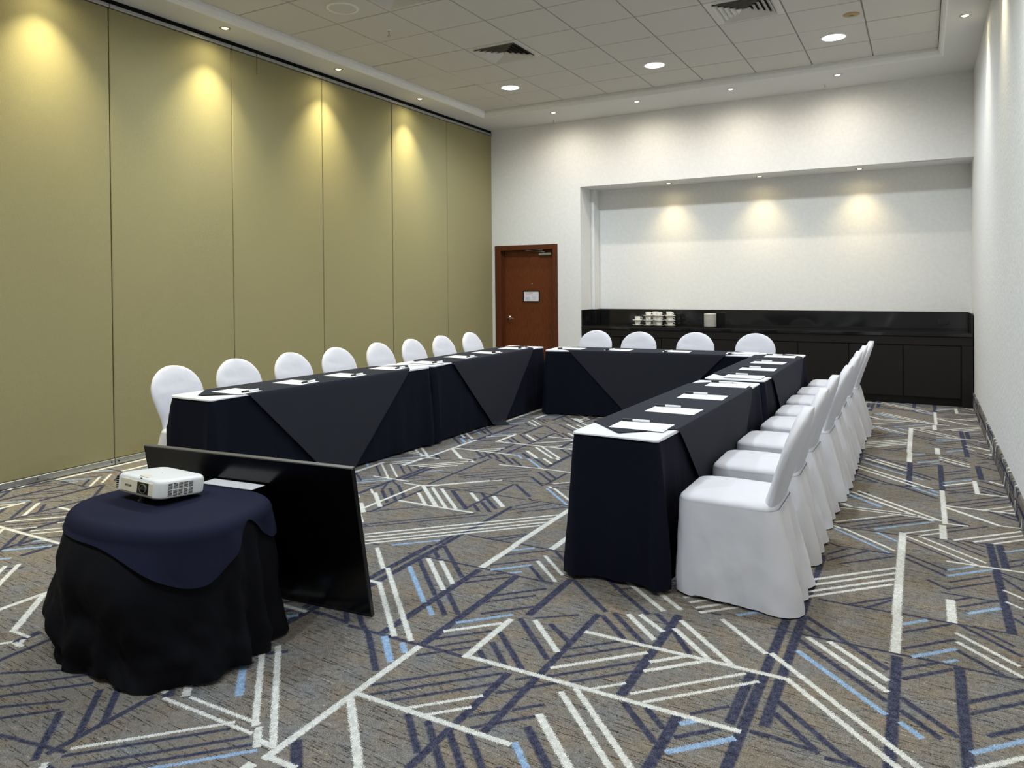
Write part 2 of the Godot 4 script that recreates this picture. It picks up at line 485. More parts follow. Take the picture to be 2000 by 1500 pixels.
# ------------------------------------------------------------------ carpet: dyed pattern of one repeat
func carpet_material() -> void:
	var w := 1024
	var h := 1898
	var nz := FastNoiseLite.new()
	nz.frequency = 0.35
	nz.fractal_octaves = 2
	nz.seed = 5
	var grain := nz.get_seamless_image(w, h).get_data()
	nz.frequency = 0.008
	nz.seed = 6
	nz.fractal_octaves = 3
	var broad := nz.get_seamless_image(w, h).get_data()
	nz.frequency = 0.06
	nz.seed = 7
	var mid := nz.get_seamless_image(w, h).get_data()
	var bias := 0
	for i in range(0, w * h, 997):
		bias += grain[i] - 128
	bias = bias / (w * h / 997)
	var px := PackedByteArray()
	px.resize(w * h * 3)
	var hh := PackedByteArray()
	hh.resize(w * h)
	for i in w * h:
		var g := grain[i] - 128
		var t := broad[i] - 128
		var q := mid[i] - 128
		var v := 119 + g / 3 + q / 8
		px[i * 3] = clampi(v + 2 + t / 18, 0, 255)
		px[i * 3 + 1] = clampi(v - 3, 0, 255)
		px[i * 3 + 2] = clampi(v - 9 - t / 14, 0, 255)
		hh[i] = clampi(90 + g / 2, 0, 255)
	# short woven flecks that run across the room
	rng.seed = 77
	for k in 5200:
		var x := rng.randi() % w
		var y := rng.randi() % h
		var n := rng.randi_range(8, 48)
		var pale := rng.randf() < 0.1
		for j in n:
			if rng.randf() < 0.25:
				continue
			for e in (2 if rng.randf() < 0.5 else 1):
				var p := ((y + e + j / 14) % h) * w + (x + j) % w
				var f := 1.3 if pale else 0.52
				for c in 3:
					px[p * 3 + c] = clampi(int(px[p * 3 + c] * f), 0, 255)
	# pile stripes: colour (0 navy, 1 blue, 2 white), width in mm, two ends in metres
	var ink := [[62, 64, 82], [138, 165, 197], [205, 206, 203]]
	var sx := w / PX
	var sy := h / PZ
	for pass_ in 3:
		for s in range(0, STRIPES.size(), 6):
			if int(STRIPES[s]) != pass_:
				continue
			var a := Vector2(STRIPES[s + 2] * sx, STRIPES[s + 3] * sy)
			var b := Vector2(STRIPES[s + 4] * sx, STRIPES[s + 5] * sy)
			var half: float = STRIPES[s + 1] * 0.001 * sx * 0.5
			var d := (b - a).normalized()
			var nrm := Vector2(-d.y, d.x)
			var steps := int(a.distance_to(b) / 0.7) + 1
			var across := int(half / 0.7) + 4
			for i in steps + 1:
				var c := a.lerp(b, float(i) / steps)
				for o in range(-across, across + 1):
					var p := c + nrm * (o * 0.7)
					var ix := posmod(int(floor(p.x)), w)
					var iy := posmod(int(floor(p.y)), h)
					var k := iy * w + ix
					var g := grain[k] - 128
					if abs(o * 0.7) > half + (g - bias) * 0.03:
						continue
					var dye = ink[pass_]
					var q := (g - bias) / 3 + (mid[k] - 128) / 6
					px[k * 3] = clampi(dye[0] + q, 0, 255)
					px[k * 3 + 1] = clampi(dye[1] + q, 0, 255)
					px[k * 3 + 2] = clampi(dye[2] + q, 0, 255)
					hh[k] = clampi(130 + g / 2, 0, 255)
	var m := mat("carpet", Color.WHITE, 1.0, 0.15)
	m.albedo_texture = ImageTexture.create_from_image(Image.create_from_data(w, h, false, Image.FORMAT_RGB8, px))
	var relief := Image.create_from_data(w, h, false, Image.FORMAT_L8, hh)
	relief.convert(Image.FORMAT_RGBA8)
	relief.bump_map_to_normal_map(3.0)
	m.normal_enabled = true
	m.normal_texture = ImageTexture.create_from_image(relief)
	m.normal_scale = 0.6

# ------------------------------------------------------------------ the room
func build_room() -> void:
	# floor
	var fl := structure("floor")
	var x0 := XL - 0.3
	var x1 := XR + 0.2
	var z0 := -10.6
	var v := PackedVector3Array([Vector3(x0, 0, z0), Vector3(x1, 0, z0), Vector3(x1, 0, ZF), Vector3(x0, 0, ZF)])
	var uv := PackedVector2Array()
	for p in v:
		uv.append(Vector2(p.x / PX, p.z / PZ))
	part("carpet", raw_mesh(v, uv, PackedInt32Array([0, 1, 2, 0, 2, 3])), M.carpet, fl)
	part("subfloor", slab(Vector3(x0, -0.2, z0), Vector3(x1, -0.003, ZF)), M.soffit_paint, fl)
	# partition wall of hung panels
	var wl := structure("wall_left")
	part("backing", slab(Vector3(XL - 0.3, 0, ZB - 0.2), Vector3(XL - 0.075, HS + 0.3, ZF)), M.dark_gap, wl)
	var pitch := 1.2215
	var pm := slab(Vector3(-0.06, 0.052, -pitch / 2 + 0.004), Vector3(0, 3.712, pitch / 2 - 0.004), 0.006)
	var sm := slab(Vector3(-0.05, 0.004, -pitch / 2 + 0.003), Vector3(0.006, 0.05, pitch / 2 - 0.003), 0.002)
	var hm := slab(Vector3(-0.05, 3.714, -pitch / 2 + 0.002), Vector3(0.012, 3.746, pitch / 2 - 0.002), 0.003)
	var screw := lathe([Vector2(0.006, -0.002), Vector2(0.006, 0.002), Vector2(0.001, 0.003)], 10)
	var k := 0
	while ZB + pitch * k < ZF:
		var zc := ZB + pitch * (k + 0.5)
		var p := part("panel", pm, M.partition_fabric, wl, Vector3(XL, 0, zc))
		part("head_strip", hm, M.aluminium, p)
		var seal := part("floor_seal", sm, M.aluminium, p)
		for s in [-0.58, 0.0, 0.58]:
			part("screw", screw, M.dark_gap, p, Vector3(0.007, 0.028, s), Vector3(0, 0, -PI / 2))
		k += 1
	part("track_slot", slab(Vector3(XL - 0.06, 3.748, ZB), Vector3(XL - 0.004, HS, ZF)), M.dark_gap, wl)
	# white side wall with its carpet skirting
	var wr := structure("wall_right")
	part("face", slab(Vector3(XR, 0, -10.6), Vector3(XR + 0.2, HS + 0.3, ZF)), M.scuffed_paint, wr)
	var bb := structure("baseboard_right")
	var bv := PackedVector3Array()
	var bu := PackedVector2Array()
	var prof := [Vector2(XR - 0.014, 0.0), Vector2(XR - 0.014, 0.082), Vector2(XR - 0.009, 0.084), Vector2(XR - 0.009, 0.096), Vector2(XR - 0.014, 0.098), Vector2(XR - 0.014, 0.172), Vector2(XR, 0.176)]
	for z in [ZB, ZF]:
		for q in prof:
			bv.append(Vector3(q.x, q.y, z))
			bu.append(Vector2((q.y + 0.5) / PX, z / PZ))
	var bi := PackedInt32Array()
	for j in prof.size() - 1:
		bi.append_array(PackedInt32Array([j, j + prof.size(), j + 1, j + 1, j + prof.size(), j + 1 + prof.size()]))
	part("carpet_strip", raw_mesh(bv, bu, bi), M.carpet, bb)
	part("groove", slab(Vector3(XR - 0.012, 0.086, ZB), Vector3(XR - 0.0085, 0.094, ZF)), M.dark_gap, bb)
	# wall behind the camera
	var wf := structure("wall_front")
	part("face", slab(Vector3(XL - 0.3, 0, ZF), Vector3(XR + 0.2, HS + 0.4, ZF + 0.2)), M.white_paint, wf)
	# back wall with the door opening and the buffet niche
	var wb := structure("wall_back")
	var st := stool()
	add_box(st, Vector3(XL - 0.3, 0, ZB - 0.14), Vector3(-5.719, HS + 0.3, ZB))
	add_box(st, Vector3(-5.719, 2.03, ZB - 0.14), Vector3(-4.664, HS + 0.3, ZB))
	add_box(st, Vector3(-4.664, 0, ZB - 0.14), Vector3(NX0, HS + 0.3, ZB))
	add_box(st, Vector3(NX0, NH, ZB - 0.14), Vector3(XR, HS + 0.3, ZB))
	part("face", flat(st), M.white_paint, wb)
	wb = structure("wall_niche")
	part("niche_back", slab(Vector3(NX0 - 0.3, 0, NZ - 0.2), Vector3(XR, NH + 0.25, NZ)), M.white_paint, wb)
	st = stool()
	add_box(st, Vector3(NX0 - 0.2, 0, NZ), Vector3(NX0, NH + 0.2, ZB - 0.14))
	add_box(st, Vector3(NX0, 0, NZ), Vector3(NX0 + 0.062, NH, -10.19))
	wb = structure("wall_jamb")
	part("niche_jamb", flat(st), M.white_paint, wb)
	wb = structure("ceiling_niche")
	part("niche_ceiling", slab(Vector3(NX0, NH, NZ), Vector3(XR, NH + 0.2, ZB - 0.14)), M.white_paint, wb)
	# ceiling: soffit ring, cove, hung tiles on bars
	var cl := structure("ceiling")
	st = stool()
	var e := 0.045
	add_box(st, Vector3(XL - 0.3, HS, ZB - 0.3), Vector3(TX0 - e, HS + 0.25, ZF))
	add_box(st, Vector3(TX1 + e, HS, ZB - 0.3), Vector3(XR + 0.2, HS + 0.25, ZF))
	add_box(st, Vector3(TX0 - e, HS, ZB - 0.3), Vector3(TX1 + e, HS + 0.25, TZ0 - e))
	add_box(st, Vector3(TX0 - e, HS, TZ1 + e), Vector3(TX1 + e, HS + 0.25, ZF))
	part("soffit", flat(st), M.soffit_paint, cl)
	st = stool()
	var rings := [[e, HS], [e * 0.72, HS + 0.004], [e * 0.3, HS + 0.022], [0.0, HS + 0.05], [0.0, HC + 0.02]]
	for i in rings.size() - 1:
		var lo = rings[i]
		var hi = rings[i + 1]
		var a := [Vector3(TX0 - lo[0], lo[1], TZ0 - lo[0]), Vector3(TX1 + lo[0], lo[1], TZ0 - lo[0]), Vector3(TX1 + lo[0], lo[1], TZ1 + lo[0]), Vector3(TX0 - lo[0], lo[1], TZ1 + lo[0])]
		var b := [Vector3(TX0 - hi[0], hi[1], TZ0 - hi[0]), Vector3(TX1 + hi[0], hi[1], TZ0 - hi[0]), Vector3(TX1 + hi[0], hi[1], TZ1 + hi[0]), Vector3(TX0 - hi[0], hi[1], TZ1 + hi[0])]
		for q in 4:
			quad(st, a[q], b[q], b[(q + 1) % 4], a[(q + 1) % 4])
	part("cove_moulding", flat(st), M.white_paint, cl)
	part("deck", slab(Vector3(TX0 - e, HC + 0.02, TZ0 - e), Vector3(TX1 + e, HC + 0.2, TZ1 + e)), M.soffit_paint, cl)
	st = stool()
	for i in TNX + 1:
		add_box(st, Vector3(TX0 + i * TILE - 0.012, HC + 0.011, TZ0), Vector3(TX0 + i * TILE + 0.012, HC + 0.02, TZ1))
	for i in TNZ + 1:
		add_box(st, Vector3(TX0, HC + 0.0105, TZ0 + i * TILE - 0.012), Vector3(TX1, HC + 0.02, TZ0 + i * TILE + 0.012))
	part("grid_bars", flat(st), M.grid_bar, cl)
	var tm := slab(Vector3(-TILE / 2 + 0.006, 0, -TILE / 2 + 0.006), Vector3(TILE / 2 - 0.006, 0.014, TILE / 2 - 0.006), 0.004)
	rng.seed = 12
	for i in TNX:
		for j in TNZ:
			if [i, j] in [[2, 3], [6, 3], [2, 6]]:
				continue
			var dy := rng.randf() * 0.002
			if [i, j] in [[0, 4], [0, 2]]:
				dy = 0.004
			part("tile", tm, M.ceiling_tile, cl, Vector3(TX0 + (i + 0.5) * TILE, HC + dy, TZ0 + (j + 0.5) * TILE), Vector3(0, 0, 0.012 if [i, j] == [0, 2] else 0.0))

func build_door() -> void:
	var d := structure("door_1")
	var zr := ZB - 0.09
	var st := stool()
	add_box(st, Vector3(-5.719, 0, ZB - 0.14), Vector3(-5.625, 2.03, ZB + 0.012), 0.004)
	add_box(st, Vector3(-4.745, 0, ZB - 0.14), Vector3(-4.664, 2.03, ZB + 0.012), 0.004)
	add_box(st, Vector3(-5.625, 1.955, ZB - 0.14), Vector3(-4.745, 2.03, ZB + 0.012), 0.004)
	part("door_frame", flat(st), M.frame_wood, d)
	part("door_stop", slab(Vector3(-5.625, 0, zr), Vector3(-5.6, 1.955, zr + 0.02)), M.frame_wood, d)
	part("door_leaf", slab(Vector3(-5.623, 0.006, zr - 0.045), Vector3(-4.747, 1.952, zr), 0.002), M.door_wood, d)
	part("backing", slab(Vector3(-5.8, 0, ZB - 0.34), Vector3(-4.6, 2.2, ZB - 0.14)), M.dark_gap, d)
	var kn := part("door_handle", lathe([Vector2(0.034, 0.0), Vector2(0.034, 0.006), Vector2(0.02, 0.012), Vector2(0.012, 0.02), Vector2(0.012, 0.05), Vector2(0.0, 0.052)], 20), M.steel, d, Vector3(-5.53, 0.935, zr), Vector3(PI / 2, 0, 0))
	part("lever", tube([Vector3(0, 0.046, 0), Vector3(0.04, 0.05, 0), Vector3(0.1, 0.048, 0.004)], 0.009), M.steel, kn)
	part("peephole", lathe([Vector2(0.009, 0.0), Vector2(0.009, 0.004), Vector2(0.001, 0.005)], 12), M.steel, d, Vector3(-5.135, 1.45, zr), Vector3(PI / 2, 0, 0))
	var cz := zr
	var cb := part("door_closer", slab(Vector3(-5.0, 1.87, cz), Vector3(-4.79, 1.915, cz + 0.045), 0.008), M.aluminium, d)
	part("closer_arm", tube([Vector3(-4.9, 1.925, cz + 0.03), Vector3(-5.18, 1.945, cz + 0.1), Vector3(-4.95, 1.957, cz + 0.03)], 0.007), M.steel, cb)
	part("arm_shoe", slab(Vector3(-4.99, 1.945, cz + 0.012), Vector3(-4.93, 1.956, cz + 0.045), 0.002), M.steel, cb)
	var s := thing("door_notice", "small black framed printed notice mounted on the brown door", "notice", Vector3(-5.144, 1.262, zr))
	st = stool()
	for q in [[-0.139, -0.086, 0.139, -0.072], [-0.139, 0.072, 0.139, 0.086], [-0.139, -0.072, -0.125, 0.072], [0.125, -0.072, 0.139, 0.072]]:
		add_box(st, Vector3(q[0], q[1], 0.001), Vector3(q[2], q[3], 0.014), 0.002)
	part("frame", flat(st), M.black_plastic, s)
	var pv := PackedVector3Array([Vector3(-0.125, 0.072, 0.006), Vector3(0.125, 0.072, 0.006), Vector3(0.125, -0.072, 0.006), Vector3(-0.125, -0.072, 0.006)])
	part("sheet", raw_mesh(pv, PackedVector2Array([Vector2(0, 0), Vector2(1, 0), Vector2(1, 1), Vector2(0, 1)]), PackedInt32Array([0, 1, 2, 0, 2, 3])), M.door_notice, s)

func build_counter() -> void:
	var xe := XR - 0.012
	var zf := ZB - 0.005
	var t := thing("buffet_cabinet", "long black wooden buffet cabinet built into the white niche", "cabinet", Vector3(0, 0, 0))
	part("body", slab(Vector3(NX0 + 0.004, 0.09, NZ + 0.004), Vector3(xe, CT - 0.045, zf - 0.03)), M.black_wood, t)
	part("toe_kick", slab(Vector3(NX0 + 0.004, 0, NZ + 0.03), Vector3(xe, 0.09, zf - 0.075)), M.black_wood, t)
	part("top_rail", slab(Vector3(NX0 + 0.004, 0.7, zf - 0.03), Vector3(xe, CT - 0.047, zf - 0.002), 0.002), M.black_wood, t)
	part("end_stile", slab(Vector3(0.386, 0.0, zf - 0.03), Vector3(xe, 0.698, zf - 0.002), 0.002), M.black_wood, t)
	var n := 8
	var w := (0.38 - (NX0 + 0.01)) / n
	var dm := slab(Vector3(-w / 2 + 0.004, 0.095, -0.02), Vector3(w / 2 - 0.004, 0.692, 0.0), 0.003)
	for i in n:
		part("door", dm, M.black_wood, t, Vector3(NX0 + 0.01 + w * (i + 0.5), 0, zf - 0.009))
	var c := thing("countertop", "polished black granite countertop with upstand in the niche", "countertop")
	part("slab", slab(Vector3(NX0 + 0.003, CT - 0.045, NZ + 0.003), Vector3(xe, CT, zf + 0.012), 0.006), M.granite, c)
	part("upstand", slab(Vector3(NX0 + 0.085, CT, NZ + 0.002), Vector3(xe - 0.02, 1.068, NZ + 0.022), 0.002), M.granite, c)
	part("upstand", slab(Vector3(NX0 + 0.002, CT, -10.188), Vector3(NX0 + 0.02, 1.068, zf), 0.002), M.granite, c)
	part("upstand", slab(Vector3(NX0 + 0.021, CT, -10.189), Vector3(NX0 + 0.084, 1.068, -10.17), 0.002), M.granite, c)
	part("upstand", slab(Vector3(NX0 + 0.064, CT, NZ + 0.002), Vector3(NX0 + 0.084, 1.068, -10.185), 0.002), M.granite, c)
	part("upstand", slab(Vector3(xe - 0.018, CT, NZ + 0.002), Vector3(xe, 1.068, zf), 0.002), M.granite, c)
	for q in [["black wall socket on granite upstand near the jamb by the door", Vector3(NX0 + 0.021, 0.93, -10.0), PI / 2], ["black wall socket on granite upstand near the white side wall", Vector3(0.22, 0.95, NZ + 0.023), 0.0]]:
		var o := thing("wall_socket", q[0], "socket", q[1], q[2])
		part("plate", slab(Vector3(-0.058, -0.036, 0), Vector3(0.058, 0.036, 0.006), 0.002), M.socket_black, o)
		for s in [-0.026, 0.026]:
			part("outlet", slab(Vector3(s - 0.016, -0.018, 0.006), Vector3(s + 0.016, 0.018, 0.009), 0.002), M.black_plastic, o)
	# crockery
	var cup := thing("coffee_cup", "white coffee cup in the crockery pile on the black counter", "cup", Vector3.ZERO, 0, "cups in the crockery pile")
	part("bowl", lathe([Vector2(0.022, 0.0), Vector2(0.026, 0.003), Vector2(0.034, 0.018), Vector2(0.04, 0.04), Vector2(0.0415, 0.058), Vector2(0.0385, 0.058), Vector2(0.036, 0.04), Vector2(0.03, 0.018), Vector2(0.0, 0.008)], 20), M.porcelain, cup)
	part("handle", tube([Vector3(0.037, 0.045, 0), Vector3(0.055, 0.05, 0), Vector3(0.063, 0.036, 0), Vector3(0.052, 0.02, 0), Vector3(0.034, 0.017, 0)], 0.005), M.porcelain, cup)
	var saucer := lathe([Vector2(0.03, 0.0), Vector2(0.034, 0.002), Vector2(0.06, 0.01), Vector2(0.075, 0.017), Vector2(0.075, 0.0195), Vector2(0.058, 0.013), Vector2(0.03, 0.006), Vector2(0.0, 0.006)], 24)
	rng.seed = 31
	var first := true
	for q in [[-3.53, -10.06, 2], [-3.37, -10.05, 3], [-3.215, -10.05, 3], [-3.06, -10.06, 3], [-3.32, -10.21, 3], [-3.12, -10.21, 3]]:
		for l in q[2]:
			var y: float = CT + l * 0.0665
			var alone: bool = q[2] == 2
			single("saucer", saucer, M.porcelain, "white saucer in the small separate stack of cups on the counter" if alone else "white saucer in the big crockery pile on the black counter", "saucer", Vector3(q[0], y, q[1]), Vector3.ZERO, "saucers in the small stack" if alone else "saucers in the crockery pile")
			var lab := "white coffee cup in the small separate stack on the counter" if alone else "white coffee cup in the big crockery pile on the black counter"
			var o: Node3D = cup
			var turn := rng.randf_range(-1.2, 0.6)
			if first:
				cup.position = Vector3(q[0], y + 0.0075, q[1])
				cup.rotation.y = turn
				cup.set_meta("label", lab)
				first = false
			else:
				o = copy_of(cup, "coffee_cup", Vector3(q[0], y + 0.0075, q[1]), turn, lab)
			o.set_meta("group", "cups in the small stack" if alone else "cups in the crockery pile")
	var plate := lathe([Vector2(0.05, 0.0), Vector2(0.055, 0.002), Vector2(0.078, 0.011), Vector2(0.083, 0.016), Vector2(0.081, 0.0175), Vector2(0.055, 0.006), Vector2(0.0, 0.005)], 28)
	for l in 16:
		single("dessert_plate", plate, M.porcelain, "white dessert plate in the round stack on the black counter", "plate", Vector3(-2.515 + rng.randf_range(-0.001, 0.001), CT + l * 0.0108, -10.08), Vector3.ZERO, "stacked dessert plates")

# ------------------------------------------------------------------ lamps and ceiling fittings
func downlight(x: float, z: float) -> void:
	var t := thing("ceiling_downlight", "round bright white LED downlight set in a ceiling tile", "ceiling light", Vector3(x, HC, z), 0, "LED downlights in the tile ceiling")
	part("trim_ring", lathe([Vector2(0.108, 0.0), Vector2(0.108, -0.006), Vector2(0.122, -0.005), Vector2(0.124, 0.0)], 32), M.white_metal, t)
	part("diffuser", lathe([Vector2(0.0, -0.005), Vector2(0.107, -0.004), Vector2(0.107, 0.0)], 32), M.led_face, t)
	var l := SpotLight3D.new()
	l.name = "light"
	l.light_energy = LED_ENERGY
	l.light_color = LED_COLOR
	l.light_size = 0.06
	l.spot_range = 20.0
	l.spot_attenuation = 2.0
	l.spot_angle = 88.0
	l.spot_angle_attenuation = 1.0
	l.shadow_enabled = true
	l.rotation.x = -PI / 2
	l.position.y = -0.066
	t.add_child(l)

func spot(at: Vector3, aim: Vector3, face: Material, color: Color, energy: float, angle: float, spill: float, label: String, group: String) -> void:
	var t := thing("recessed_spotlight", label, "spotlight", at, 0, group)
	part("trim_ring", lathe([Vector2(0.03, -0.001), Vector2(0.034, -0.006), Vector2(0.046, -0.006), Vector2(0.05, 0.0)], 24), M.aluminium, t)
	part("lamp", lathe([Vector2(0.0, -0.008), Vector2(0.02, -0.007), Vector2(0.03, 0.0)], 20), face, t)
	# the reflector throws a beam, the bulb itself a wide weak spill
	for q in [[energy, angle, "beam"], [energy * spill, 82.0, "spill"]]:
		var l := SpotLight3D.new()
		l.name = q[2]
		l.light_energy = q[0]
		l.light_color = color
		l.light_size = 0.025
		l.spot_range = 20.0
		l.spot_attenuation = 2.0
		l.spot_angle = q[1]
		l.spot_angle_attenuation = 1.0
		l.shadow_enabled = true
		t.add_child(l)
		l.look_at_from_position(at + Vector3(0, -0.012, 0), at + Vector3(0, -0.012, 0) + aim, Vector3.BACK if abs(aim.z) < 0.5 else Vector3.RIGHT)

func build_ceiling_fittings() -> void:
	for z in [TZ0 + 1.5 * TILE, TZ0 + 7.5 * TILE, TZ0 + 13.5 * TILE]:
		for i in [1, 4, 7]:
			downlight(TX0 + (i + 0.5) * TILE, z)
	for i in 7:
		spot(Vector3(-5.525, HS, -7.65 + i * 1.49), WASH_AIM_L, M.halogen_face, WARM, WASH_L, WASH_ANGLE, WASH_SPILL, "small warm recessed spotlight in the soffit along the fabric partition", "spotlights along the fabric partition")
	for i in 7:
		spot(Vector3(0.335, HS, -7.73 + i * 1.49), WASH_AIM_R, M.halogen_face, WARM_R, WASH_R, WASH_ANGLE_R, WASH_SPILL, "small warm recessed spotlight in the soffit along the plain white side wall", "spotlights along the white side wall")
	for i in 4:
		spot(Vector3(-4.41 + i * 1.19, HS, -9.2), Vector3(0, -1, -0.12), M.white_lamp_face, BACK_COLOR, BACK_ENERGY, 86.0, 0.4, "small white recessed spotlight in the soffit above the door and niche wall", "spotlights along the back wall")
	for x in [-3.09, -1.87, -0.68]:
		spot(Vector3(x, NH, -10.12), Vector3(0, -1, -0.02), M.halogen_face, WARM_N, NICHE_ENERGY, 48.0, WASH_SPILL, "tiny warm recessed spotlight in the ceiling of the buffet niche", "spotlights in the niche")
	# air diffusers: nested square louvres
	for q in [[2, 3, "square air diffuser in the tile between two LED lights and the fabric partition"], [6, 3, "square air diffuser in the tile nearer the white side wall"], [2, 6, "square air diffuser in the tile beside the round ceiling speaker"]]:
		var t := thing("air_diffuser", q[2], "air vent", Vector3(TX0 + (q[0] + 0.5) * TILE, HC, TZ0 + (q[1] + 0.5) * TILE))
		var st := stool()
		for s in [[-0.3, -0.3, 0.3, -0.235], [-0.3, 0.235, 0.3, 0.3], [-0.3, -0.235, -0.235, 0.235], [0.235, -0.235, 0.3, 0.235]]:
			add_box(st, Vector3(s[0], 0.002, s[1]), Vector3(s[2], 0.014, s[3]))
		part("frame", flat(st), M.diffuser_metal, t)
		part("duct", slab(Vector3(-0.236, 0.016, -0.236), Vector3(0.236, 0.019, 0.236)), M.duct_grey, t)
		for k in 5:
			var r := 0.238 - 0.044 * k
			st = stool()
			var a := [Vector3(-r, -0.014, -r), Vector3(r, -0.014, -r), Vector3(r, -0.014, r), Vector3(-r, -0.014, r)]
			var ri := r - 0.036
			var b := [Vector3(-ri, 0.012, -ri), Vector3(ri, 0.012, -ri), Vector3(ri, 0.012, ri), Vector3(-ri, 0.012, ri)]
			for j in 4:
				quad(st, a[j], b[j], b[(j + 1) % 4], a[(j + 1) % 4])
				quad(st, a[j] + Vector3(0, 0.002, 0), a[(j + 1) % 4] + Vector3(0, 0.002, 0), b[(j + 1) % 4] + Vector3(0, 0.002, 0), b[j] + Vector3(0, 0.002, 0))
			part("louvre", flat(st), M.diffuser_metal, t)
	var sp := thing("ceiling_speaker", "flat round off-white ceiling speaker in a tile near the fabric partition", "speaker", Vector3(-4.43, HC, -5.0))
	part("rim", lathe([Vector2(0.118, -0.001), Vector2(0.118, -0.007), Vector2(0.14, -0.006), Vector2(0.142, 0.0)], 36), M.white_metal, sp)
	part("grille", lathe([Vector2(0.0, -0.004), Vector2(0.117, -0.003), Vector2(0.117, 0.0)], 36), M.ceiling_tile, sp)
	for q in [[Vector3(-4.44, HC, -5.66), "small sprinkler head in the tile next to the ceiling speaker"], [Vector3(-4.6, HS, -9.6), "small sprinkler head in the back soffit above the door side"], [Vector3(-1.01, HS, -9.57), "small sprinkler head in the back soffit above the niche"]]:
		var h := thing("sprinkler_head", q[1], "sprinkler", q[0])
		part("escutcheon", lathe([Vector2(0.012, -0.006), Vector2(0.03, -0.002), Vector2(0.032, 0.0)], 16), M.white_metal, h)
		part("stem", lathe([Vector2(0.0, -0.05), Vector2(0.006, -0.048), Vector2(0.006, -0.004)], 10), M.steel, h)
		part("deflector", lathe([Vector2(0.0, -0.054), Vector2(0.017, -0.053), Vector2(0.017, -0.05), Vector2(0.0, -0.049)], 12), M.steel, h)
	var sd := thing("cover_disc", "beige round cover plate at the edge of a ceiling tile", "cover plate", Vector3(-0.56, HC, -7.44))
	part("disc", lathe([Vector2(0.0, -0.012), Vector2(0.045, -0.011), Vector2(0.07, -0.004), Vector2(0.072, 0.0)], 28), M.beige_plastic, sd)
	part("lens", lathe([Vector2(0.0, -0.016), Vector2(0.022, -0.014), Vector2(0.026, -0.01)], 16), M.tv_edge, sd)
	var hp := thing("access_hatch", "white access hatch in the niche ceiling near the side wall", "hatch", Vector3(0.1, NH, -9.99))
	part("panel", slab(Vector3(-0.2, -0.006, -0.09), Vector3(0.2, -0.001, 0.09), 0.002), M.white_paint, hp)
	var cord := thing("pull_cord", "short thin brown cord hanging from the partition head track", "cord", Vector3(XL + 0.016, 3.74, -5.24))
	part("string", tube([Vector3(0, 0, 0), Vector3(0.002, -0.1, 0.001), Vector3(0, -0.2, 0)], 0.0025, 6), M.frame_wood, cord)

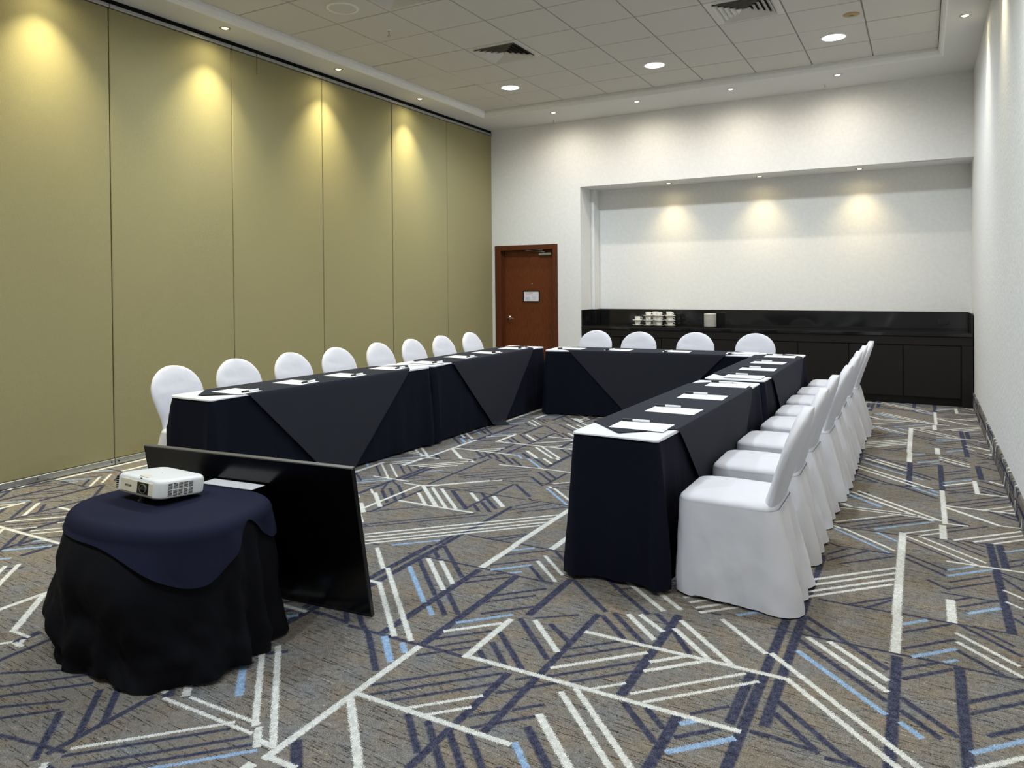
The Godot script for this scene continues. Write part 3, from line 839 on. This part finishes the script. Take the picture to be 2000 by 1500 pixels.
# ------------------------------------------------------------------ chairs
func make_chair() -> Node3D:
	var t := thing("banquet_chair", "", "chair")
	var fn := FastNoiseLite.new()
	fn.seed = 9
	fn.frequency = 6.0
	# seat cushion under the cover
	var lp := rrect(-0.218, 0.218, -0.19, 0.25, 0.075, 96)
	var rows := []
	for q in [[0.001, 0.478], [0.35, 0.476], [0.65, 0.472], [0.85, 0.467], [0.94, 0.461], [0.985, 0.452], [1.0, 0.443], [1.004, 0.436], [0.99, 0.43]]:
		var r := PackedVector3Array()
		for p in lp:
			var f: Vector2 = p[0] - Vector2(0, 0.03)
			var w := fn.get_noise_2d(f.x * q[0] * 2.0, f.y * q[0]) * 0.006
			r.append(Vector3(f.x * q[0], q[1] + (w if q[0] < 0.97 else 0.0) - 0.012 * (0.25 - f.y) * q[0], f.y * q[0] + 0.03))
		rows.append(r)
	part("seat", grid_mesh(rows, true), M.chair_cover, t)
	# skirt to the floor: flat in front and at the sides, pleated and flared behind
	rows = []
	for i in 13:
		var k := i / 12.0
		var r := PackedVector3Array()
		for p in lp:
			var n: Vector2 = p[1]
			var s: float = p[2]
			var back: float = clampf((-0.02 - p[0].y) / 0.17, 0.0, 1.0)
			var rear: float = clampf(-n.y, 0.0, 1.0)
			var flare: float = 0.012 + 0.01 * abs(n.x) * (0.4 + back) + 0.075 * rear
			var corner: float = exp(-pow((abs(p[0].x) - 0.2) / 0.04, 2.0)) * (0.02 if p[0].y < 0 else 0.01)
			var pleat := sin(s * TAU / 0.15) * 0.018 * back + fn.get_noise_2d(s * 1.2, k * 0.25) * 0.016
			var o: float = (flare + corner) * pow(k, 0.9) + pleat * pow(k, 0.7) + 0.004
			var y: float = lerpf(0.438 - 0.012 * (0.25 - p[0].y), 0.012 + 0.006 * sin(s * 9.0), k)
			r.append(Vector3(p[0].x + n.x * o, y, p[0].y + n.y * o))
		rows.append(r)
	part("skirt", grid_mesh(rows, true), M.chair_cover, t)
	# balloon back
	rows = []
	var prof := []
	for i in 15:
		var a := PI / 2 * (1.0 - i / 14.0)
		prof.append([0.692 + 0.184 * sin(a), max(0.214 * cos(a), 0.001), 0.5 + 0.5 * pow(cos(a), 0.6)])
	for q in [[0.66, 0.212], [0.62, 0.206], [0.57, 0.196], [0.52, 0.186], [0.48, 0.184], [0.45, 0.19], [0.42, 0.196], [0.38, 0.196]]:
		prof.append([q[0], q[1], 1.0])
	for q in prof:
		var r := PackedVector3Array()
		var zc: float = -0.152 - (q[0] - 0.44) * 0.33 - 0.05 * pow(max(0.0, q[0] - 0.6), 2.0)
		var th: float = 0.034 * q[2]
		for j in 48:
			var a := TAU * j / 48
			var cx: float = sign(cos(a)) * pow(abs(cos(a)), 0.7)
			var cz: float = sign(sin(a)) * pow(abs(sin(a)), 0.8)
			var edge: float = pow(abs(cos(a)), 2.0)
			var w: float = fn.get_noise_3d(cx * 0.08, q[0] * 3.0, cz * 0.15) * 0.007 * (0.4 + edge)
			r.append(Vector3(cx * q[1], q[0], zc + cz * (th + w)))
		rows.append(r)
	part("backrest", grid_mesh(rows, true), M.chair_cover, t)
	for q in [[-0.18, 0.2], [0.18, 0.2], [-0.18, -0.17], [0.18, -0.17]]:
		part("leg", tube([Vector3(q[0], 0.43, q[1] * 0.9), Vector3(q[0], 0.0, q[1])], 0.011), M.leg_metal, t)
	return t

# ------------------------------------------------------------------ tables and cloths
func table_set(at: Vector3, turn: float, which: String, raised_back: bool, seed: int) -> void:
	var ln := 2.2
	var wd := 0.42
	var t := thing("folding_table", "narrow folding table hidden under cloths, " + which, "table", at, turn)
	part("tabletop", slab(Vector3(-ln / 2, TH - 0.03, -wd / 2), Vector3(ln / 2, TH, wd / 2), 0.004), M.table_board, t)
	for sx in [-1, 1]:
		for sz in [-1, 1]:
			part("leg", tube([Vector3(sx * 0.9, TH - 0.03, sz * 0.17), Vector3(sx * 0.93, 0.0, sz * 0.19)], 0.012), M.leg_metal, t)
	# floor length navy cloth
	var fn := FastNoiseLite.new()
	fn.seed = seed
	fn.frequency = 1.6
	var lp := rrect(-ln / 2 - 0.004, ln / 2 + 0.004, -wd / 2 - 0.004, wd / 2 + 0.004, 0.012, 360)
	var rows := []
	for q in [0.02, 0.6, 0.985]:
		var r := PackedVector3Array()
		for p in lp:
			r.append(Vector3(p[0].x * q, TH + 0.0035, p[0].y * q))
		rows.append(r)
	for i in 16:
		var k := i / 15.0
		var r := PackedVector3Array()
		for p in lp:
			var n: Vector2 = p[1]
			var c := Vector2(abs(p[0].x) - ln / 2, abs(p[0].y) - wd / 2).length()
			var corner := exp(-pow(c / 0.055, 2.0)) * 0.05 - exp(-pow((c - 0.13) / 0.05, 2.0)) * 0.012
			var fold: float = fn.get_noise_2d(p[2] * 2.4, k * 0.35) * 0.02 + fn.get_noise_2d(p[2] * 0.7 + 40.0, k * 0.8) * 0.012
			var o: float = 0.002 + 0.008 * k + (corner + fold * 0.8) * pow(k, 0.75)
			var hem := 0.02 + 0.008 * fn.get_noise_2d(p[2] * 1.5, 9.0)
			if raised_back and n.y < -0.5:
				hem = 0.492
			r.append(Vector3(p[0].x + n.x * max(o, 0.001), lerpf(TH + 0.003 - 0.004 * min(1.0, i), hem, k), p[0].y + n.y * max(o, 0.001)))
		rows.append(r)
	var cl := single("navy_tablecloth", grid_mesh(rows, true), M.navy_cloth, "floor length navy tablecloth on " + which, "tablecloth", at, Vector3(0, turn, 0), "navy tablecloths")
	# white cloth over the top
	lp = rrect(-ln / 2 - 0.012, ln / 2 + 0.012, -wd / 2 - 0.01, wd / 2 + 0.01, 0.02, 200)
	rows = []
	for q in [[0.02, 0.0], [0.6, 0.0], [0.975, 0.0], [1.0, 0.0015], [1.003, 0.006], [1.003, 0.013]]:
		var r := PackedVector3Array()
		for p in lp:
			var drop: float = q[1] * (1.0 + 0.3 * sin(p[2] * 5.0 + seed))
			r.append(Vector3(p[0].x * q[0], TH + 0.0075 - drop, p[0].y * q[0]))
		rows.append(r)
	single("white_topcloth", grid_mesh(rows, true), M.white_cloth, "white cloth on top of " + which, "tablecloth", at, Vector3(0, turn, 0), "white top cloths")
	# charcoal square laid cornerwise, its side corners hanging to the floor
	rows = []
	var hd := 1.06
	var hw := wd / 2 + 0.016
	var qs := []
	for i in 25:
		qs.append(hd - (hd - hw - 0.02) * i / 24.0)
	qs.append_array([hw + 0.01, hw + 0.004, hw, hw - 0.006, hw - 0.03])
	var low := []
	for q in qs:
		low.append(-q)
	low.reverse()
	qs.append(0.0)
	qs.append_array(low)
	for q in qs:
		var wide: float = max(hd - abs(q), 0.002)
		var r := PackedVector3Array()
		for j in 33:
			var p := wide * (j / 16.0 - 1.0)
			var d: float = abs(q) - hw
			var top := TH + 0.014
			var s: float = sign(q)
			if d <= 0.0:
				r.append(Vector3(p, top - 0.003 * pow(abs(q) / hw, 20.0), q))
			elif d < top - 0.008:
				var kk := d / top
				var w: float = fn.get_noise_2d(p * 1.5 + 7.0, d + s * 5.0) * 0.01 * kk
				r.append(Vector3(p, top - 0.003 - d, s * (hw + 0.008 * min(1.0, d / 0.03) + 0.024 * kk + w)))
			else:
				r.append(Vector3(p, 0.006, s * (hw + 0.034 + (d - top + 0.008))))
		rows.append(r)
	single("charcoal_overlay", grid_mesh(rows, false), M.charcoal_cloth, "charcoal square overlay laid cornerwise on " + which, "tablecloth", at, Vector3(0, turn, 0), "charcoal overlays")

func papers(spots: Array, turn: float, pen_at: Vector2, pen_turn: float, row: String) -> void:
	var sheet := slab(Vector3(-0.14, 0, -0.1), Vector3(0.14, 0.0022, 0.1))
	var body := tube([Vector3(-0.025, 0, 0), Vector3(0.07, 0, 0)], 0.0065, 10)
	var cap := tube([Vector3(-0.075, 0, 0), Vector3(-0.02, 0, 0)], 0.0072, 10)
	for s in spots:
		var tw: float = turn + rng.randf_range(-0.05, 0.05)
		single("paper_sheet", sheet, M.paper, "sheet of white paper on " + row, "paper", Vector3(s.x, TH + 0.0125, s.y), Vector3(0, tw, 0), "paper sheets on " + row)
		var off := Vector3(pen_at.x, 0, pen_at.y).rotated(Vector3.UP, tw)
		var p := thing("marker_pen", "white pen with black cap on the paper on " + row, "pen", Vector3(s.x, TH + 0.022, s.y) + off, tw + pen_turn + rng.randf_range(-0.08, 0.08), "pens on " + row)
		part("barrel", body, M.pen_white, p)
		part("cap", cap, M.black_plastic, p)

func build_seating() -> void:
	table_set(Vector3(-4.165, 0, -4.375), PI / 2 - 0.068, "the free-ended table by the fabric partition", true, 1)
	table_set(Vector3(-4.095, 0, -6.66), PI / 2, "the partition-side table that meets the cross table", true, 2)
	table_set(Vector3(-2.58, 0, -7.7), 0.08, "the cross table in front of the black counter", true, 3)
	table_set(Vector3(-1.273, 0, -4.45), -PI / 2 - 0.02, "the free-ended table by the white side wall", false, 4)
	table_set(Vector3(-1.245, 0, -6.8), -PI / 2, "the wall-side table that meets the cross table", false, 5)
	rng.seed = 5
	papers([Vector2(-1.245, -3.6), Vector2(-1.235, -4.12), Vector2(-1.22, -4.69), Vector2(-1.2, -5.3), Vector2(-1.2, -5.84), Vector2(-1.2, -6.38), Vector2(-1.21, -6.93), Vector2(-1.21, -7.55)], 0.0, Vector2(-0.06, -0.09), 0.0, "the tables beside the white side wall")
	papers([Vector2(-4.15, -3.57), Vector2(-4.13, -4.1), Vector2(-4.09, -4.6), Vector2(-4.08, -5.15), Vector2(-4.05, -5.68), Vector2(-4.06, -6.27), Vector2(-4.06, -6.78), Vector2(-4.06, -7.36)], 0.0, Vector2(0.1, -0.03), PI / 2, "the tables beside the fabric partition")
	papers([Vector2(-3.44, -7.6), Vector2(-2.9, -7.65), Vector2(-2.27, -7.7), Vector2(-1.62, -7.73)], 0.08, Vector2(-0.08, 0.06), 1.2, "the cross table")
	var chair := make_chair()
	var spots := []
	var xs := [-0.752, -0.758, -0.762, -0.735, -0.738, -0.75, -0.745, -0.725]
	var zs := [-3.59, -4.25, -4.88, -5.5, -6.07, -6.65, -7.22, -7.8]
	for i in 8:
		spots.append([Vector3(xs[i], 0, zs[i]), -PI / 2, "white covered banquet chair with its back to the plain white side wall", "chairs beside the white side wall"])
	zs = [-3.53, -4.07, -4.65, -5.2, -5.81, -6.36, -6.9, -7.5]
	for i in 8:
		spots.append([Vector3(-4.47 + 0.005 * i, 0, zs[i]), PI / 2, "white covered banquet chair with its back to the fabric partition", "chairs beside the fabric partition"])
	for q in [[-3.47, -8.12], [-2.89, -8.05], [-2.25, -8.17], [-1.6, -8.23]]:
		spots.append([Vector3(q[0], 0, q[1]), 0.05, "white covered banquet chair with its back to the black buffet counter", "chairs behind the cross table"])
	rng.seed = 8
	for i in spots.size():
		var s = spots[i]
		var turn: float = s[1] + rng.randf_range(-0.04, 0.04)
		var o: Node3D = chair
		if i == 0:
			chair.position = s[0]
			chair.rotation.y = turn
			chair.set_meta("label", s[2])
		else:
			o = copy_of(chair, "banquet_chair", s[0], turn, s[2])
		o.set_meta("group", s[3])

# ------------------------------------------------------------------ projector corner
func build_projector_corner() -> void:
	var c := Vector3(-2.72, 0, -1.99)
	var ht := 0.545
	var t := thing("side_table", "low side table hidden under the dark draped cloths", "table", c)
	part("tabletop", lathe([Vector2(0.0, ht - 0.03), Vector2(0.36, ht - 0.03), Vector2(0.365, ht - 0.02), Vector2(0.365, ht - 0.004), Vector2(0.36, ht), Vector2(0.0, ht)], 40), M.table_board, t).scale = Vector3(0.92, 1, 0.74)
	for a in 4:
		var g := a * PI / 2 + 0.6
		part("leg", tube([Vector3(cos(g) * 0.26, ht - 0.03, sin(g) * 0.22), Vector3(cos(g) * 0.3, 0, sin(g) * 0.25)], 0.016), M.leg_metal, t)
	var fn := FastNoiseLite.new()
	fn.seed = 21
	fn.frequency = 1.0
	# angle 0 looks at the open floor in front of the tables, growing anticlockwise from above
	var front := atan2(0.61, 0.79)
	var n := 220
	var shape := func(a: float, grow: float) -> Vector2:
		var ca := cos(a)
		var sa := sin(a)
		var k := pow(pow(abs(ca), 2.7) + pow(abs(sa), 2.7), -1.0 / 2.7)
		var wob := 0.012 * sin(a * 2.0 + 0.7) + 0.008 * sin(a * 5.0)
		return Vector2(ca * (0.4 * k + grow + wob), sa * (0.325 * k + grow + wob * 0.5))
	# how far the hanging cloth stands out at share v of the way down
	var off := func(a: float, v: float) -> float:
		var rel := wrapf(a - front, -PI, PI)     # negative: towards the open floor
		var right := clampf(-rel / 1.1, 0.0, 1.0)
		var left := clampf((rel + 0.35) / 1.1, 0.0, 1.0)
		var pleat := sin(a * 13.0 + 2.5 * sin(a * 3.0)) * (0.005 + 0.03 * right) + sin(a * 7.0 + 1.0) * 0.012
		var swag := sin(v * 6.5 - 1.2 + rel * 2.2) * 0.026 * left * sin(PI * v)
		var bulge := 0.05 * left * sin(PI * min(v * 1.1, 1.0))
		var o := 0.05 * v + pleat * pow(v, 0.6) + swag + bulge + fn.get_noise_2d(a * 1.6, v * 1.8) * 0.05 * v
		var back := clampf((-sin(a) - 0.5) / 0.3, 0.0, 1.0)
		return lerpf(o, min(o, 0.02 * v), back)
	var rows := []
	for q in [0.03, 0.5, 0.8]:
		var r := PackedVector3Array()
		for j in n:
			var e: Vector2 = shape.call(TAU * j / n, 0.0)
			r.append(Vector3(e.x * q, ht + 0.003, e.y * q))
		rows.append(r)
	for i in 31:
		var k := i / 30.0
		var r := PackedVector3Array()
		for j in n:
			var a := TAU * j / n
			var y := ht + 0.003
			var o := 0.0
			if k < 0.2:
				var g := k / 0.2 * PI / 2
				y -= 0.05 * (1.0 - cos(g))
				o = -0.05 * (1.0 - sin(g))
			else:
				var v := (k - 0.2) / 0.8
				y = lerpf(ht - 0.047, 0.012 + 0.008 * sin(a * 6.0), v)
				o = off.call(a, v)
			var e: Vector2 = shape.call(a, o)
			r.append(Vector3(e.x, y, e.y))
		rows.append(r)
	single("draped_cloth", grid_mesh(rows, true), M.black_drape, "black floor length cloth draped in loose folds over the projector table", "tablecloth", c)
	rows = []
	for q in [0.03, 0.5, 0.8]:
		var r := PackedVector3Array()
		for j in n:
			var e: Vector2 = shape.call(TAU * j / n, 0.0)
			r.append(Vector3(e.x * q, ht + 0.009, e.y * q))
		rows.append(r)
	for i in 21:
		var k := i / 20.0
		var r := PackedVector3Array()
		for j in n:
			var a := TAU * j / n
			var rel := wrapf(a - front, -PI, PI)
			var drop := 0.062 + 0.135 * exp(-pow((rel + 0.12) / 0.5, 2.0)) + 0.12 * exp(-pow((rel + 1.4) / 0.3, 2.0)) - 0.06 * exp(-pow((rel + 0.8) / 0.16, 2.0))
			var back := clampf((-sin(a) - 0.5) / 0.3, 0.0, 1.0)
			drop = lerpf(drop, 0.045, back)
			var left := clampf((rel + 0.35) / 1.1, 0.0, 1.0)
			# arc over the rounded edge, then hanging free
			var s := k * (drop + 0.03)
			var g: float = min(s / 0.078, 1.0) * PI / 2
			var y: float = ht + 0.009 - 0.05 * (1.0 - cos(g)) - max(0.0, s - 0.078)
			var hang: float = max(0.0, s - 0.078)
			var o: float = 0.009 - 0.05 * (1.0 - sin(g)) + off.call(a, hang / (ht - 0.06)) + hang * 0.1
			var e: Vector2 = shape.call(a, o)
			r.append(Vector3(e.x, y, e.y))
		rows.append(r)
	single("navy_overlay", grid_mesh(rows, true), M.navy_topper, "small navy cloth lying on top of the projector table", "tablecloth", c)
	single("loose_sheet", slab(Vector3(-0.15, 0, -0.04), Vector3(0.15, 0.002, 0.04)), M.paper, "white sheet of paper on the projector table beside the television", "paper", Vector3(-2.71, ht + 0.011, -2.3), Vector3(0, 0.08, 0))
	# projector, front raised on its foot
	var p := thing("projector", "white video projector standing on the navy cloth", "projector", Vector3(-2.835, ht + 0.012, -2.03), -0.06)
	p.scale = Vector3(1.15, 0.92, 1.02)
	var tilt := Node3D.new()
	var lp := rrect(-0.135, 0.135, -0.11, 0.11, 0.035, 96)
	var rows2 := []
	for q in [[0.02, 0.092], [0.8, 0.0915], [0.93, 0.089], [0.975, 0.083], [1.0, 0.072], [1.0, 0.02], [0.985, 0.012], [0.94, 0.008], [0.02, 0.008]]:
		var r := PackedVector3Array()
		for e in lp:
			r.append(Vector3(e[0].x * q[0], q[1], e[0].y * q[0]))
		rows2.append(r)
	tilt.free()
	var body := part("housing", grid_mesh(rows2, true), M.projector_white, p, Vector3(0, 0.012, 0), Vector3(-0.1, 0, 0))
	part("front_panel", slab(Vector3(-0.095, 0.018, 0.1), Vector3(0.1, 0.076, 0.1125), 0.003), M.projector_cream, body)
	var win := part("lens_window", slab(Vector3(0.01, 0.022, 0.11), Vector3(0.078, 0.072, 0.1135), 0.001), M.black_plastic, body)
	part("lens_barrel", lathe([Vector2(0.022, 0.0), Vector2(0.022, 0.004), Vector2(0.018, 0.005), Vector2(0.017, 0.003)], 24), M.tv_edge, win, Vector3(0.048, 0.046, 0.1135), Vector3(PI / 2, 0, 0))
	part("lens", lathe([Vector2(0.0165, 0.001), Vector2(0.012, 0.004), Vector2(0.0, 0.0055)], 20), M.lens_glass, win, Vector3(0.048, 0.046, 0.1135), Vector3(PI / 2, 0, 0))
	var txt := TextMesh.new()
	txt.text = "EPSON"
	var f := SystemFont.new()
	f.font_names = PackedStringArray(["Droid Sans"])
	f.font_weight = 700
	txt.font = f
	txt.font_size = 32
	txt.pixel_size = 0.00038
	txt.depth = 0.001
	part("lettering", txt, M.projector_text, body, Vector3(-0.045, 0.047, 0.113))
	for k in 6:
		part("vent_slot", slab(Vector3(-0.136, 0.02 + k * 0.0095, 0.06), Vector3(-0.128, 0.0245 + k * 0.0095, 0.104), 0.0005), M.dark_gap, body)
	for g in 2:
		for cidx in 5:
			for k in 5:
				part("vent_slot", slab(Vector3(0.132, 0.02 + g * 0.03 + k * 0.0052, 0.05 - cidx * 0.023), Vector3(0.1356, 0.0228 + g * 0.03 + k * 0.0052, 0.068 - cidx * 0.023)), M.dark_gap, body)
	part("zoom_ring", slab(Vector3(-0.005, 0.0915, 0.065), Vector3(0.045, 0.0935, 0.095), 0.001), M.projector_cream, body)
	part("sensor", slab(Vector3(0.015, 0.084, 0.1), Vector3(0.026, 0.0885, 0.1065), 0.001), M.black_plastic, body)
	part("foot", lathe([Vector2(0.012, 0.0), Vector2(0.012, 0.005), Vector2(0.006, 0.006), Vector2(0.006, 0.034)], 14), M.black_plastic, p, Vector3(0.0, 0.0, 0.085))
	for s in [-0.1, 0.1]:
		part("foot", lathe([Vector2(0.009, 0.0), Vector2(0.009, 0.012), Vector2(0.004, 0.014)], 12), M.black_plastic, p, Vector3(s, 0.0, -0.085))
	# television leaning on the table
	var tl := Vector3(-3.311, 0.68, -2.274)
	var tr := Vector3(-2.098, 0.68, -2.38)
	var br := Vector3(-2.099, 0.0, -2.514)
	var ex := (tr - tl).normalized()
	var ey := (tr - br).normalized()
	var ez := ex.cross(ey).normalized()
	ey = ez.cross(ex)
	var w := 1.217
	var h := 0.692
	var tv := thing("television", "large black flat television leaning against the projector table", "television")
	tv.transform = Transform3D(Basis(ex, ey, ez), br - ex * w / 2)
	part("screen", slab(Vector3(-w / 2 + 0.006, 0.012, -0.012), Vector3(w / 2 - 0.006, h - 0.006, -0.001)), M.tv_screen, tv)
	var st := stool()
	for q in [[-w / 2, 0.0, w / 2, 0.012], [-w / 2, 0.012, -w / 2 + 0.006, h - 0.006], [w / 2 - 0.006, 0.012, w / 2, h - 0.006]]:
		add_box(st, Vector3(q[0], q[1], -0.022), Vector3(q[2], q[3], 0.0), 0.001)
	part("bezel", flat(st), M.tv_frame, tv)
	part("top_edge", slab(Vector3(-w / 2, h - 0.006, -0.022), Vector3(w / 2, h, 0.0), 0.001), M.tv_edge, tv)
	part("rear_housing", slab(Vector3(-w / 2 + 0.1, 0.03, -0.05), Vector3(w / 2 - 0.1, h - 0.2, -0.022), 0.01), M.tv_frame, tv)
	part("back_cover", slab(Vector3(-w / 2 + 0.006, 0.012, -0.022), Vector3(w / 2 - 0.006, h - 0.006, -0.0125)), M.tv_frame, tv)

# ------------------------------------------------------------------
func _ready() -> void:
	# camera
	var cam := Camera3D.new()
	cam.name = "camera"
	cam.projection = Camera3D.PROJECTION_FRUSTUM
	cam.near = 0.05
	cam.far = 60.0
	cam.size = 0.05 * 1500.0 / 1452.2
	cam.frustum_offset = Vector2(0, -0.05 * (750.0 - 570.18) / 1452.2)
	cam.position = Vector3(0, 1.44, 0)
	cam.rotation = Vector3(-0.00982, 0.50473, -0.00885)
	cam.current = true
	add_child(cam)
	# no sky gets in: a closed room, lit by its own lamps
	var we := WorldEnvironment.new()
	we.name = "environment"
	var env := Environment.new()
	env.background_mode = Environment.BG_COLOR
	env.background_color = Color.BLACK
	env.tonemap_mode = Environment.TONE_MAPPER_LINEAR
	env.tonemap_exposure = EXPOSURE
	env.sdfgi_enabled = true
	env.ssao_enabled = true
	env.ssil_enabled = true
	we.environment = env
	add_child(we)
	make_materials()
	build_room()
	build_door()
	build_counter()
	build_ceiling_fittings()
	build_seating()
	build_projector_corner()
